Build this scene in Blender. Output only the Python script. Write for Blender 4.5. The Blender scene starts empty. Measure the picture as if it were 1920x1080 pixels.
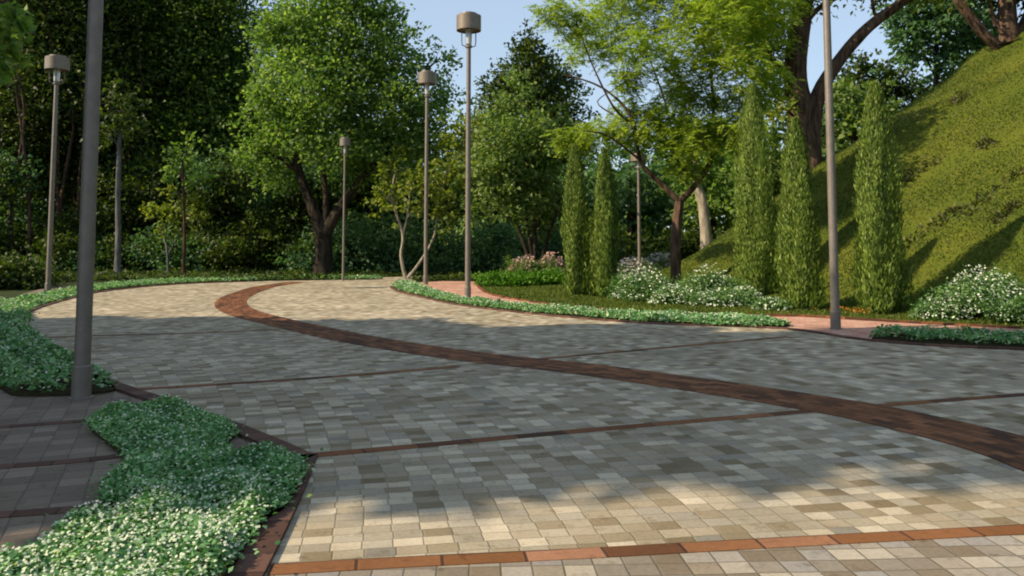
import bpy, bmesh, math, random
import numpy as np
from mathutils import Vector, Matrix

R = math.radians
rng = np.random.default_rng(7)
random.seed(7)
S = bpy.context.scene
COL = S.collection

# ---------------------------------------------------------------- camera model
F = 1500.0            # focal length in pixels of the 1920 wide photograph
PITCH = R(4.08)       # looking slightly up, lens shifted down
PPX, PPY = 960.0, 348.0
CAMZ = 1.6
cp, sp = math.cos(PITCH), math.sin(PITCH)

def P(px, py, d):
    """world point seen at pixel (px,py) at depth y = d metres in front of the camera"""
    a = (px - PPX) / F
    b = (PPY - py) / F
    dy = cp - b * sp
    dz = sp + b * cp
    t = d / dy
    return np.array([a * t, d, CAMZ + dz * t])

def G(px, py, z=0.0):
    """point on level z seen at pixel"""
    a = (px - PPX) / F
    b = (PPY - py) / F
    dy = cp - b * sp
    dz = sp + b * cp
    t = (z - CAMZ) / dz
    return np.array([a * t, dy * t, z])

def GP(pts):
    return [tuple(G(x, y)[:2]) for x, y in pts]

# ---------------------------------------------------------------- terrain
HY = [-40, 5, 12, 16, 19, 25, 30, 33, 38, 45, 60, 120]
HX = [44, 24, 15, 11.2, 9.5, 6.9, 5.0, 5.7, 8.6, 13.5, 30, 90]

def terrain(x, y):
    x = np.asarray(x, float); y = np.asarray(y, float)
    x0 = sum(np.interp(y + k, HY, HX) for k in (-2, -1, 0, 1, 2)) / 5.0
    w = 0.75
    t = np.clip((x - x0) / w, -40, 40)
    z = 0.69 * w * np.log1p(np.exp(t)) + 0.69 * np.maximum(x - x0 - 40 * w, 0)
    z = np.maximum(z - 0.03, 0)
    bump = 0.10 * np.sin(x * 0.9 + y * 0.5) + 0.07 * np.sin(x * 1.9 - y * 1.3 + 1.0)
    z = z + bump * np.clip(z / 1.5, 0, 1)
    z = np.where(z > 13, 13 + 5 * (1 - np.exp(-(np.maximum(z, 13) - 13) / 5)), z)
    return z

def TZ(x, y):
    return float(terrain(x, y))

# ---------------------------------------------------------------- node helpers
def new_mat(name):
    m = bpy.data.materials.new(name)
    m.use_nodes = True
    nt = m.node_tree
    nt.nodes.clear()
    return m, nt

def nd(nt, t, **kw):
    n = nt.nodes.new(t)
    for k, v in kw.items():
        if k.startswith('i_'):
            key = k[2:]
            key = int(key) if key.isdigit() else key
            n.inputs[key].default_value = v
        else:
            setattr(n, k, v)
    return n

def mth(nt, op, a, b=None, c=None):
    n = nt.nodes.new('ShaderNodeMath'); n.operation = op
    for i, v in enumerate((a, b, c)):
        if v is None: continue
        if hasattr(v, 'is_linked') or hasattr(v, 'links'):
            nt.links.new(v, n.inputs[i])
        else:
            n.inputs[i].default_value = v
    return n.outputs[0]

def ramp(nt, fac, stops, interp='LINEAR'):
    n = nt.nodes.new('ShaderNodeValToRGB')
    n.color_ramp.interpolation = interp
    e = n.color_ramp.elements
    while len(e) < len(stops): e.new(0.5)
    for el, (p, c) in zip(e, stops):
        el.position = p; el.color = (*c, 1)
    nt.links.new(fac, n.inputs[0])
    return n.outputs[0]

def mixc(nt, fac, a, b, mode='MIX'):
    n = nt.nodes.new('ShaderNodeMix'); n.data_type = 'RGBA'; n.blend_type = mode
    for s, v in ((n.inputs[0], fac), (n.inputs[6], a), (n.inputs[7], b)):
        if hasattr(v, 'links'): nt.links.new(v, s)
        elif isinstance(v, (int, float)): s.default_value = v
        else: s.default_value = (*v, 1)
    return n.outputs[2]

def noise(nt, scale, detail=3, vec=None, rough=0.55, dims='3D'):
    n = nt.nodes.new('ShaderNodeTexNoise'); n.noise_dimensions = dims
    n.inputs['Scale'].default_value = scale; n.inputs['Detail'].default_value = detail
    n.inputs['Roughness'].default_value = rough
    if vec is not None: nt.links.new(vec, n.inputs['Vector'])
    return n

def finish(nt, color, rough=0.8, bump=None, bstr=0.3, bdist=0.02, spec=0.3):
    p = nt.nodes.new('ShaderNodeBsdfPrincipled')
    out = nt.nodes.new('ShaderNodeOutputMaterial')
    if hasattr(color, 'links'): nt.links.new(color, p.inputs['Base Color'])
    else: p.inputs['Base Color'].default_value = (*color, 1)
    if hasattr(rough, 'links'): nt.links.new(rough, p.inputs['Roughness'])
    else: p.inputs['Roughness'].default_value = rough
    p.inputs['Specular IOR Level'].default_value = spec
    if bump is not None:
        b = nt.nodes.new('ShaderNodeBump')
        b.inputs['Strength'].default_value = bstr; b.inputs['Distance'].default_value = bdist
        nt.links.new(bump, b.inputs['Height']); nt.links.new(b.outputs[0], p.inputs['Normal'])
    nt.links.new(p.outputs[0], out.inputs[0])
    return p

def leaf_mat(name, stops, transl=0.35, tint_scale=0.6, tint=((.8, .85, .8), (1.2, 1.15, 1.0)), tcol=(1.15, 1.25, .5), spec=0.25, rough=0.55):
    m, nt = new_mat(name)
    g = nd(nt, 'ShaderNodeNewGeometry')
    c = ramp(nt, g.outputs['Random Per Island'], stops)
    tc = nd(nt, 'ShaderNodeTexCoord')
    n = noise(nt, tint_scale, 2, tc.outputs['Object'])
    t = ramp(nt, n.outputs[0], [(0.35, tint[0]), (0.65, tint[1])])
    c = mixc(nt, 1.0, c, t, 'MULTIPLY')
    p = nd(nt, 'ShaderNodeBsdfPrincipled')
    p.inputs['Roughness'].default_value = rough
    p.inputs['Specular IOR Level'].default_value = spec
    nt.links.new(c, p.inputs['Base Color'])
    tr = nd(nt, 'ShaderNodeBsdfTranslucent')
    c2 = mixc(nt, 1.0, c, tcol, 'MULTIPLY')
    nt.links.new(c2, tr.inputs[0])
    mx = nd(nt, 'ShaderNodeMixShader'); mx.inputs[0].default_value = transl
    nt.links.new(p.outputs[0], mx.inputs[1]); nt.links.new(tr.outputs[0], mx.inputs[2])
    out = nd(nt, 'ShaderNodeOutputMaterial'); nt.links.new(mx.outputs[0], out.inputs[0])
    return m

def bark_mat(name, c1, c2, scale=5.0):
    m, nt = new_mat(name)
    tc = nd(nt, 'ShaderNodeTexCoord')
    mp = nd(nt, 'ShaderNodeMapping'); mp.inputs['Scale'].default_value = (1, 1, 0.22)
    nt.links.new(tc.outputs['Object'], mp.inputs[0])
    n = noise(nt, scale, 5, mp.outputs[0], 0.65)
    c = ramp(nt, n.outputs[0], [(0.36, c1), (0.62, c2)])
    finish(nt, c, 0.9, n.outputs[0], 0.9, 0.06, 0.15)
    return m

def paver_mat(name, stops, w, h, polar=None, angle=0.0, offset=0.0, joint=(.13, .11, .085), jw=0.006, moss=0.0, bstr=0.5, jamt=0.8):
    """individually toned pavers laid in courses; polar = (cx, cy, ref radius)"""
    m, nt = new_mat(name)
    tc = nd(nt, 'ShaderNodeTexCoord')
    sep = nd(nt, 'ShaderNodeSeparateXYZ')
    if polar == 'uv':
        nt.links.new(tc.outputs['UV'], sep.inputs[0])
        u, v = sep.outputs[0], sep.outputs[1]
    else:
        nt.links.new(tc.outputs['Object'], sep.inputs[0])
        X, Y = sep.outputs[0], sep.outputs[1]
        if polar:
            dx = mth(nt, 'SUBTRACT', X, polar[0]); dy = mth(nt, 'SUBTRACT', Y, polar[1])
            u = mth(nt, 'SQRT', mth(nt, 'ADD', mth(nt, 'MULTIPLY', dx, dx), mth(nt, 'MULTIPLY', dy, dy)))
            v = mth(nt, 'MULTIPLY', mth(nt, 'ARCTAN2', dy, dx), polar[2])
        else:
            ca, sa = math.cos(angle), math.sin(angle)
            u = mth(nt, 'ADD', mth(nt, 'MULTIPLY', X, ca), mth(nt, 'MULTIPLY', Y, sa))
            v = mth(nt, 'SUBTRACT', mth(nt, 'MULTIPLY', Y, ca), mth(nt, 'MULTIPLY', X, sa))
    # hand-laid courses: a very slight wander of the joints
    wn = noise(nt, 1.3, 1, tc.outputs['Object'])
    wob = mth(nt, 'MULTIPLY', mth(nt, 'SUBTRACT', wn.outputs[0], 0.5), 0.035)
    v = mth(nt, 'ADD', v, wob); u = mth(nt, 'ADD', u, wob)
    rv = mth(nt, 'DIVIDE', v, h)
    row = mth(nt, 'FLOOR', rv)
    wn1 = nd(nt, 'ShaderNodeTexWhiteNoise', noise_dimensions='1D'); nt.links.new(row, wn1.inputs['W'])
    off = mth(nt, 'ADD', mth(nt, 'MULTIPLY', mth(nt, 'MODULO', row, 2.0), offset), mth(nt, 'MULTIPLY', wn1.outputs[0], 0.12 if offset else 0.0))
    ru = mth(nt, 'ADD', mth(nt, 'DIVIDE', u, w), off)
    colm = mth(nt, 'FLOOR', ru)
    cmb = nd(nt, 'ShaderNodeCombineXYZ'); nt.links.new(colm, cmb.inputs[0]); nt.links.new(row, cmb.inputs[1])
    wnz = nd(nt, 'ShaderNodeTexWhiteNoise', noise_dimensions='3D'); nt.links.new(cmb.outputs[0], wnz.inputs['Vector'])
    c = ramp(nt, wnz.outputs[0], stops)
    fu = mth(nt, 'FRACT', ru); fv = mth(nt, 'FRACT', rv)
    eu = mth(nt, 'MULTIPLY', mth(nt, 'MINIMUM', fu, mth(nt, 'SUBTRACT', 1.0, fu)), w)
    ev = mth(nt, 'MULTIPLY', mth(nt, 'MINIMUM', fv, mth(nt, 'SUBTRACT', 1.0, fv)), h)
    e = mth(nt, 'MINIMUM', eu, ev)
    mr = nd(nt, 'ShaderNodeMapRange', interpolation_type='SMOOTHSTEP'); nt.links.new(e, mr.inputs[0])
    mr.inputs[1].default_value = jw * 0.25; mr.inputs[2].default_value = jw
    mask = mr.outputs[0]
    # stone grain and broad weathering
    n1 = noise(nt, 45, 4, tc.outputs['Object'], 0.6)
    n2 = noise(nt, 0.55, 4, tc.outputs['Object'], 0.6)
    g1 = ramp(nt, n1.outputs[0], [(0.3, (.86, .86, .86)), (0.7, (1.12, 1.12, 1.12))])
    g2 = ramp(nt, n2.outputs[0], [(0.28, (.70, .69, .66)), (0.5, (1, 1, 1)), (0.7, (1.1, 1.1, 1.1))])
    n3 = noise(nt, 7.0, 5, tc.outputs['Object'], 0.7)
    g3 = ramp(nt, n3.outputs[0], [(0.30, (.62, .60, .55)), (0.44, (1, 1, 1))])
    c = mixc(nt, 1.0, c, g3, 'MULTIPLY')
    c = mixc(nt, 1.0, c, g1, 'MULTIPLY'); c = mixc(nt, 1.0, c, g2, 'MULTIPLY')
    inv = mth(nt, 'MULTIPLY', mth(nt, 'SUBTRACT', 1.0, mask), jamt)
    jn = ramp(nt, n3.outputs[0], [(0.5, joint), (0.62, (joint[0] * .55, joint[1] * .75, joint[2] * .4))])
    c = mixc(nt, inv, c, jn)
    hgt = mth(nt, 'ADD', mth(nt, 'ADD', mask, mth(nt, 'MULTIPLY', n1.outputs[0], 0.25)), mth(nt, 'MULTIPLY', wnz.outputs[0], 0.25))
    finish(nt, c, 0.78, hgt, bstr, 0.008, 0.25)
    return m

# ---------------------------------------------------------------- object helpers
def tag(o, label=None, cat=None, group=None, kind=None):
    if label: o['label'] = label
    if cat: o['category'] = cat
    if group: o['group'] = group
    if kind: o['kind'] = kind
    return o

def empty(name, loc, label, cat, group=None):
    o = bpy.data.objects.new(name, None)
    COL.objects.link(o); o.location = loc
    o.empty_display_size = 0.3
    return tag(o, label, cat, group)

def link(name, me, mats, parent=None, loc=None, smooth=False):
    for m in (mats if isinstance(mats, (list, tuple)) else [mats]):
        me.materials.append(m)
    if smooth:
        me.polygons.foreach_set('use_smooth', np.ones(len(me.polygons), bool))
    o = bpy.data.objects.new(name, me)
    COL.objects.link(o)
    if parent is not None: o.parent = parent
    if loc is not None: o.location = loc
    return o

def mesh_np(name, verts, quads, matidx=None):
    me = bpy.data.meshes.new(name)
    nv, nq = len(verts), len(quads)
    me.vertices.add(nv); me.vertices.foreach_set('co', np.ascontiguousarray(verts, np.float32).ravel())
    me.loops.add(nq * 4); me.loops.foreach_set('vertex_index', np.ascontiguousarray(quads, np.int32).ravel())
    me.polygons.add(nq)
    me.polygons.foreach_set('loop_start', np.arange(0, nq * 4, 4, dtype=np.int32))
    if matidx is not None:
        me.polygons.foreach_set('material_index', np.ascontiguousarray(matidx, np.int32))
    me.update(calc_edges=True)
    return me

def norm(v):
    return v / np.maximum(np.linalg.norm(v, axis=-1, keepdims=True), 1e-9)

class Leaves:
    """collects leaf blades: one folded kite-shaped quad each"""
    def __init__(self):
        self.v = []; self.m = []
    def add(self, pos, direc, nrm, L, W, mat=0, fold=0.12):
        pos = np.asarray(pos, float); n = len(pos)
        if n == 0: return
        d = norm(np.asarray(direc, float)); nn = np.asarray(nrm, float)
        side = norm(np.cross(d, nn) + 1e-6)
        nn = np.cross(side, d)
        L = np.broadcast_to(np.asarray(L, float), (n,))[:, None]
        W = np.broadcast_to(np.asarray(W, float), (n,))[:, None]
        a = pos
        b = pos + d * L * 0.45 + side * W * 0.5 + nn * L * fold
        c = pos + d * L - nn * L * fold * 0.6
        e = pos + d * L * 0.45 - side * W * 0.5 + nn * L * fold
        self.v.append(np.stack([a, b, c, e], 1).reshape(-1, 3))
        self.m.append(np.full(n, mat))
    def build(self, name, mats, parent=None, origin=(0, 0, 0), smooth=False, extra=None):
        v = np.concatenate(self.v); m = np.concatenate(self.m)
        q = np.arange(len(v)).reshape(-1, 4)
        if extra is not None:
            ev, eq, em = extra
            q = np.concatenate([q, np.asarray(eq) + len(v)]); v = np.concatenate([v, ev]); m = np.concatenate([m, np.full(len(eq), em)])
        me = mesh_np(name, v - np.asarray(origin), q, m)
        return link(name, me, mats, parent, smooth=smooth)

def rdir(n):
    return norm(rng.normal(size=(n, 3)))

def clump(LV, c, r, n, L, W, spray=9, spread=0.16, up=0.5, droop=0.0, mat=0, elong=1.0, hole=0.0, rag=1.0):
    """leaves of one bough mass: sprays near the surface of a lumpy ellipsoid"""
    c = np.asarray(c, float)
    r = np.asarray(r, float) * np.ones(3)
    ns = max(6, int(n / spray))
    d = rdir(ns)
    ph = rng.uniform(0, 6.28, 6)
    lump = 1 + 0.16 * np.sin(3.1 * d[:, 0] + ph[0]) + 0.16 * np.sin(3.7 * d[:, 1] + ph[1]) + 0.14 * np.sin(4.3 * d[:, 2] + ph[2]) + 0.14 * np.sin(7 * d[:, 0] + 6 * d[:, 2] + ph[3])
    lump = 1 + (lump - 1) * rag
    rad = rng.uniform(0, 1, ns) ** 0.42 * lump
    rad *= 1 + 0.16 * rag * rng.normal(size=ns).clip(-1, 2)
    sc = c + d * r * rad[:, None]
    if hole > 0:
        k = np.sin(sc[:, 0] * 2.1 / r.mean() + ph[4]) * np.sin(sc[:, 2] * 2.3 / r.mean() + ph[5]) * np.sin(sc[:, 1] * 2.0 / r.mean())
        keep = k < (1 - hole)
        sc = sc[keep]; d = d[keep]; ns = len(sc)
    out = norm(d * [1, 1, .6] + [0, 0, -droop])
    pos = np.repeat(sc, spray, 0) + rng.normal(size=(ns * spray, 3)) * (spread * r.mean()) * [1, 1, .55]
    o2 = np.repeat(out, spray, 0)
    N = len(pos)
    dr = norm(o2 * 0.8 + rng.normal(size=(N, 3)) * 0.7 + [0, 0, -droop * .6])
    nr = norm(o2 * 0.5 + [0, 0, up] + rng.normal(size=(N, 3)) * 0.55)
    ll = L * rng.uniform(0.65, 1.3, N)
    LV.add(pos, dr, nr, ll, ll * (W / L) * elong, mat)

def nleaf(r, L, W, k):
    return int(k * math.pi * r * r / (0.25 * L * W))

class MB:
    """mesh collector: tubes, boxes, lathes"""
    def __init__(self):
        self.v = []; self.f = []
    def tube(self, pts, rad, sides=8, wob=0.0, cap=True):
        pts = [np.asarray(p, float) for p in pts]
        n0 = len(self.v)
        up = np.array([0.02, 0.03, 1.0])
        n = len(pts)
        ref = None
        for i, p in enumerate(pts):
            t = norm(pts[min(i + 1, n - 1)] - pts[max(i - 1, 0)])
            if ref is None:
                a = np.array([1.0, 0, 0]) if abs(t[0]) < 0.8 else np.array([0, 1.0, 0])
                ref = norm(np.cross(t, a))
            ref = norm(ref - t * np.dot(ref, t)); b = np.cross(t, ref)
            for k in range(sides):
                a = 2 * math.pi * k / sides
                rr = rad[i] * (1 + wob * math.sin(3 * a + i * .7) + wob * random.uniform(-.6, .6))
                self.v.append(p + (ref * math.cos(a) + b * math.sin(a)) * rr)
        for i in range(n - 1):
            for k in range(sides):
                k2 = (k + 1) % sides
                self.f.append((n0 + i * sides + k, n0 + i * sides + k2, n0 + (i + 1) * sides + k2, n0 + (i + 1) * sides + k))
        if cap:
            self.f.append(tuple(n0 + k for k in range(sides))[::-1])
            self.f.append(tuple(n0 + (n - 1) * sides + k for k in range(sides)))
    def lathe(self, prof, c=(0, 0, 0), sides=24, close=False):
        """prof: list of (r, z)"""
        n0 = len(self.v); c = np.asarray(c, float)
        for r, z in prof:
            for k in range(sides):
                a = 2 * math.pi * k / sides
                self.v.append(c + [r * math.cos(a), r * math.sin(a), z])
        m = len(prof)
        for i in range(m - 1 + (1 if close else 0)):
            j = (i + 1) % m
            for k in range(sides):
                k2 = (k + 1) % sides
                self.f.append((n0 + i * sides + k, n0 + i * sides + k2, n0 + j * sides + k2, n0 + j * sides + k))
        if not close:
            self.f.append(tuple(n0 + k for k in range(sides))[::-1])
            self.f.append(tuple(n0 + (m - 1) * sides + k for k in range(sides)))
    def build(self, name, mat, parent=None, origin=(0, 0, 0), smooth=True, loc=None):
        o = np.asarray(origin, float)
        me = bpy.data.meshes.new(name)
        me.from_pydata([tuple(p - o) for p in self.v], [], self.f); me.update()
        ob = link(name, me, mat, parent, loc, smooth)
        if smooth: me.set_sharp_from_angle(angle=R(50))
        return ob

def catmull(pts, n=6, closed=False):
    pts = [np.asarray(p, float) for p in pts]
    out = []
    m = len(pts)
    rng_ = range(m if closed else m - 1)
    for i in rng_:
        if closed:
            p0, p1, p2, p3 = pts[(i - 1) % m], pts[i], pts[(i + 1) % m], pts[(i + 2) % m]
        else:
            p0, p1, p2, p3 = pts[max(i - 1, 0)], pts[i], pts[i + 1], pts[min(i + 2, m - 1)]
        for k in range(n):
            t = k / n
            out.append(0.5 * ((2 * p1) + (-p0 + p2) * t + (2 * p0 - 5 * p1 + 4 * p2 - p3) * t * t + (-p0 + 3 * p1 - 3 * p2 + p3) * t ** 3))
    if not closed: out.append(pts[-1])
    return out

def sheet(name, poly, z, mat, parent=None, kind='structure', thick=0.0):
    """flat paved area from an outline; with a skirt when thick"""
    bm = bmesh.new()
    vs = [bm.verts.new((p[0], p[1], z)) for p in poly]
    f = bm.faces.new(vs)
    f.normal_update()
    if f.normal.z < 0: f.normal_flip()
    if thick:
        lo = [bm.verts.new((p[0], p[1], z - thick)) for p in poly]
        n = len(vs)
        for i in range(n):
            bm.faces.new((vs[i], vs[(i + 1) % n], lo[(i + 1) % n], lo[i]))
    bmesh.ops.triangulate(bm, faces=[f])
    bmesh.ops.recalc_face_normals(bm, faces=bm.faces)
    me = bpy.data.meshes.new(name); bm.to_mesh(me); bm.free()
    o = link(name, me, mat, parent)
    if kind: o['kind'] = kind
    return o

def strip(name, pts, w, z, mat, h=0.05, label=None, kind='structure', side=0.0):
    """band of bricks following a line: raised top with two sides, UV in metres"""
    pts = [np.asarray(p[:2], float) for p in pts]
    n = len(pts)
    s = 0.0
    verts = []; uvs = []
    prev = None
    for i, p in enumerate(pts):
        t = norm(pts[min(i + 1, n - 1)] - pts[max(i - 1, 0)])
        nn = np.array([-t[1], t[0]])
        if prev is not None: s += np.linalg.norm(p - prev)
        prev = p
        c = p + nn * side
        a, b = c + nn * w / 2, c - nn * w / 2
        verts += [(a[0], a[1], z - h), (a[0], a[1], z), (b[0], b[1], z), (b[0], b[1], z - h)]
        uvs += [(s, -h), (s, 0), (s, w), (s, w + h)]
    faces = []
    for i in range(n - 1):
        for k in range(3):
            a = i * 4 + k
            faces.append((a, a + 1, a + 5, a + 4))
    me = bpy.data.meshes.new(name); me.from_pydata(verts, [], faces); me.update()
    ul = me.uv_layers.new(name='UVMap')
    idx = np.zeros(len(me.loops), np.int32); me.loops.foreach_get('vertex_index', idx)
    ul.data.foreach_set('uv', np.array(uvs)[idx].astype(np.float32).ravel())
    bm = bmesh.new(); bm.from_mesh(me); bmesh.ops.recalc_face_normals(bm, faces=bm.faces)
    zs = sum(f.normal.z for f in bm.faces)
    if zs < 0: bmesh.ops.reverse_faces(bm, faces=bm.faces)
    bm.to_mesh(me); bm.free()
    o = link(name, me, mat)
    if kind: o['kind'] = kind
    if label: o['label'] = label
    return o

def inpoly(x, y, poly):
    poly = np.asarray(poly); inside = np.zeros(len(x), bool)
    x1, y1 = poly[:, 0], poly[:, 1]; x2, y2 = np.roll(x1, -1), np.roll(y1, -1)
    for a, b, c, d in zip(x1, y1, x2, y2):
        cond = ((b > y) != (d > y))
        with np.errstate(divide='ignore', invalid='ignore'):
            xi = (c - a) * (y - b) / (d - b + 1e-12) + a
        inside ^= cond & (x < xi)
    return inside

def edgedist(x, y, poly):
    poly = np.asarray(poly); best = np.full(len(x), 1e9)
    p = np.stack([x, y], 1)
    for a, b in zip(poly, np.roll(poly, -1, 0)):
        ab = b - a; t = np.clip(((p - a) @ ab) / (ab @ ab + 1e-12), 0, 1)
        best = np.minimum(best, np.linalg.norm(p - (a + t[:, None] * ab), axis=1))
    return best

def sample_poly(poly, n):
    poly = np.asarray(poly); lo = poly.min(0); hi = poly.max(0)
    xs = []; tot = 0
    while tot < n:
        p = rng.uniform(lo, hi, size=(n * 2, 2))
        k = inpoly(p[:, 0], p[:, 1], poly)
        xs.append(p[k]); tot += k.sum()
    return np.concatenate(xs)[:n]

# ---------------------------------------------------------------- materials
BRICK2 = [(0.0, (.10, .040, .014)), (0.25, (.18, .075, .022)), (0.40, (.29, .145, .085)), (0.52, (.21, .09, .035)), (0.8, (.15, .06, .018)), (1.0, (.07, .026, .012))]
BRICKS = [(0.0, (.05, .018, .008)), (0.3, (.11, .040, .014)), (0.6, (.17, .064, .022)), (0.85, (.23, .095, .04)), (1.0, (.065, .025, .012))]
ROADC = [(0.0, (.155, .118, .065)), (0.15, (.23, .188, .118)), (0.35, (.32, .272, .192)), (0.55, (.258, .229, .17)), (0.75, (.40, .345, .25)), (0.9, (.475, .415, .31)), (1.0, (.19, .175, .14))]
POLAR = (-20.0, 1.0, 23.0)
M_road = paver_mat('pavers_cream', ROADC, 0.16, 0.135, POLAR, joint=(.17, .14, .10), jw=0.007, offset=0.06, jamt=.6)
M_apron = paver_mat('pavers_worn_grey', [(0, (.15, .115, .075)), (.25, (.20, .175, .14)), (.45, (.27, .235, .185)), (.65, (.22, .205, .19)), (.85, (.36, .32, .25)), (1, (.17, .13, .085))], 0.155, 0.14, None, R(3), joint=(.12, .10, .075), jw=0.008)
M_walk = paver_mat('pavers_grey', [(0, (.115, .088, .066)), (.5, (.155, .122, .092)), (1, (.20, .16, .122))], 0.18, 0.18, None, R(24), joint=(.09, .07, .06), jw=0.008)
M_path = paver_mat('pavers_rose', [(0, (.36, .17, .12)), (.4, (.46, .25, .19)), (.7, (.50, .33, .25)), (1, (.40, .19, .14))], 0.22, 0.11, None, R(-20), joint=(.25, .16, .12), offset=0.5)
M_band = paver_mat('brick_band', BRICKS, 0.21, 0.10, 'uv', joint=(.045, .02, .013), jw=0.009, offset=0.5)
M_line = paver_mat('brick_line', BRICK2, 0.42, 0.4, 'uv', joint=(.03, .014, .01), jw=0.012)
M_line_dark = paver_mat('brick_line_dark', BRICKS, 0.42, 0.4, 'uv', joint=(.03, .014, .01), jw=0.012)
M_kerb = paver_mat('kerb_brick', [(0, (.055, .026, .018)), (.5, (.095, .048, .034)), (1, (.14, .075, .055))], 0.24, 0.5, 'uv', joint=(.03, .016, .012), jw=0.012)

m, nt = new_mat('soil'); tc = nd(nt, 'ShaderNodeTexCoord'); n = noise(nt, 6, 6, tc.outputs['Object'], .7)
finish(nt, ramp(nt, n.outputs[0], [(.3, (.020, .016, .009)), (.7, (.055, .045, .022))]), 0.95, n.outputs[0], .8, .04, .1); M_soil = m

# open ground: grass where the 'grass' mask is set, dark litter elsewhere
m, nt = new_mat('ground_cover_earth'); tc = nd(nt, 'ShaderNodeTexCoord')
n = noise(nt, 1.2, 6, tc.outputs['Object'], .65); n2 = noise(nt, 14, 4, tc.outputs['Object'], .7); n3 = noise(nt, 0.35, 3, tc.outputs['Object'], .5)
forest = ramp(nt, n.outputs[0], [(.3, (.022, .028, .010)), (.55, (.035, .05, .016)), (.75, (.06, .05, .025))])
grass = ramp(nt, n2.outputs[0], [(.30, (.040, .056, .007)), (.5, (.082, .104, .012)), (.72, (.125, .13, .024))])
grass = mixc(nt, 1.0, grass, ramp(nt, n3.outputs[0], [(.35, (.75, .85, .7)), (.65, (1.15, 1.05, 1.0))]), 'MULTIPLY')
bare = ramp(nt, n.outputs[0], [(.66, (0, 0, 0)), (.76, (1, 1, 1))])
grass = mixc(nt, mth(nt, 'MULTIPLY', bare, .55), grass, (.13, .085, .035))
at = nd(nt, 'ShaderNodeAttribute', attribute_name='grass')
finish(nt, mixc(nt, at.outputs['Fac'], forest, grass), .95, n2.outputs[0], .8, .08, .1); M_ground = m

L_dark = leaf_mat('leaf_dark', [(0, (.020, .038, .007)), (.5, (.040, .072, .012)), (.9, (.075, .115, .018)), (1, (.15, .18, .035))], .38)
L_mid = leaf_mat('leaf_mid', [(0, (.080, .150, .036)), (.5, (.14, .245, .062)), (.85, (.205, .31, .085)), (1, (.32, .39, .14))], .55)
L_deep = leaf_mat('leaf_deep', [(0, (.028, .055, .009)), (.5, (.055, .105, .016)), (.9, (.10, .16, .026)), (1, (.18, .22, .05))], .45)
L_blue = leaf_mat('leaf_bluegreen', [(0, (.045, .105, .042)), (.5, (.075, .165, .075)), (1, (.14, .24, .115))], .42)
L_fresh = leaf_mat('leaf_fresh', [(0, (.15, .225, .022)), (.5, (.25, .345, .036)), (.85, (.33, .42, .065)), (1, (.44, .49, .15))], .6)
L_yel = leaf_mat('leaf_yellowgreen', [(0, (.09, .14, .018)), (.5, (.16, .215, .03)), (1, (.28, .30, .07))], .48)
L_pale = leaf_mat('leaf_pale', [(0, (.07, .125, .028)), (.5, (.12, .20, .05)), (1, (.24, .30, .12))], .45)
L_cyp = leaf_mat('leaf_cypress', [(0, (.024, .045, .008)), (.2, (.065, .11, .016)), (.55, (.125, .195, .03)), (.85, (.21, .30, .06)), (1, (.32, .39, .14))], .26, 3.0)
L_gc = leaf_mat('leaf_groundcover', [(0, (.055, .16, .055)), (.45, (.115, .28, .11)), (.8, (.22, .40, .19)), (.92, (.36, .50, .32)), (1, (.60, .66, .54))], .3, 2.5)
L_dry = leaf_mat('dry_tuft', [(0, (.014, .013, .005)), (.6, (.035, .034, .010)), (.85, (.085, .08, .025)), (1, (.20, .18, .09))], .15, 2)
L_bright = leaf_mat('leaf_bright', [(0, (.045, .13, .012)), (.5, (.08, .21, .02)), (1, (.15, .30, .04))], .4, 2)
L_bush = leaf_mat('leaf_bush', [(0, (.05, .12, .03)), (.5, (.09, .20, .055)), (1, (.20, .32, .13))], .35, 2)
L_grass = leaf_mat('grass_blade', [(0, (.042, .072, .008)), (.5, (.072, .112, .013)), (.85, (.10, .135, .02)), (1, (.17, .18, .05))], .45, .8)
M_white = leaf_mat('petal_white', [(0, (.48, .60, .38)), (.5, (.68, .75, .56)), (1, (.82, .83, .76))], .3, 2, ((1, 1, 1), (1, 1, 1)), (1, 1, .95))
M_pink = leaf_mat('petal_pink', [(0, (.45, .24, .22)), (.5, (.55, .36, .31)), (1, (.62, .48, .40))], .3, 2, ((1, 1, 1), (1, 1, 1)), (1, 1, .95))
M_lav = leaf_mat('petal_lavender', [(0, (.26, .24, .24)), (.5, (.36, .33, .35)), (1, (.5, .48, .47))], .3, 2, ((1, 1, 1), (1, 1, 1)), (1, 1, .95))
M_orange = leaf_mat('petal_orange', [(0, (.45, .12, .01)), (1, (.6, .3, .05))], .3, 2, ((1, 1, 1), (1, 1, 1)), (1, 1, .8))

B_brown = bark_mat('bark_brown', (.022, .013, .008), (.085, .05, .03), 6)
B_dark = bark_mat('bark_dark', (.010, .008, .006), (.045, .034, .024), 6)
B_warm = bark_mat('bark_warm', (.026, .016, .011), (.125, .08, .054), 7)
B_grey = bark_mat('bark_grey', (.06, .058, .055), (.16, .155, .15), 5)
B_pale = bark_mat('bark_pale', (.15, .13, .10), (.36, .32, .25), 7)

def metal(name, c, rough=.5, met=.3):
    m, nt = new_mat(name); tc = nd(nt, 'ShaderNodeTexCoord'); n = noise(nt, 9, 4, tc.outputs['Object'], .6)
    k = ramp(nt, n.outputs[0], [(.3, tuple(x * .82 for x in c)), (.7, tuple(x * 1.1 for x in c))])
    p = finish(nt, k, rough, n.outputs[0], .05, .005, .4); p.inputs['Metallic'].default_value = met
    return m
M_pole = metal('painted_pole', (.185, .162, .138))
M_shade = metal('shade_bronze', (.19, .16, .125), .45, .2)
M_lens, nt = new_mat('lamp_glass')
p = finish(nt, (.72, .74, .72), .25, spec=.5); p.inputs['Transmission Weight'].default_value = .45; p.inputs['Alpha'].default_value = 1

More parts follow.
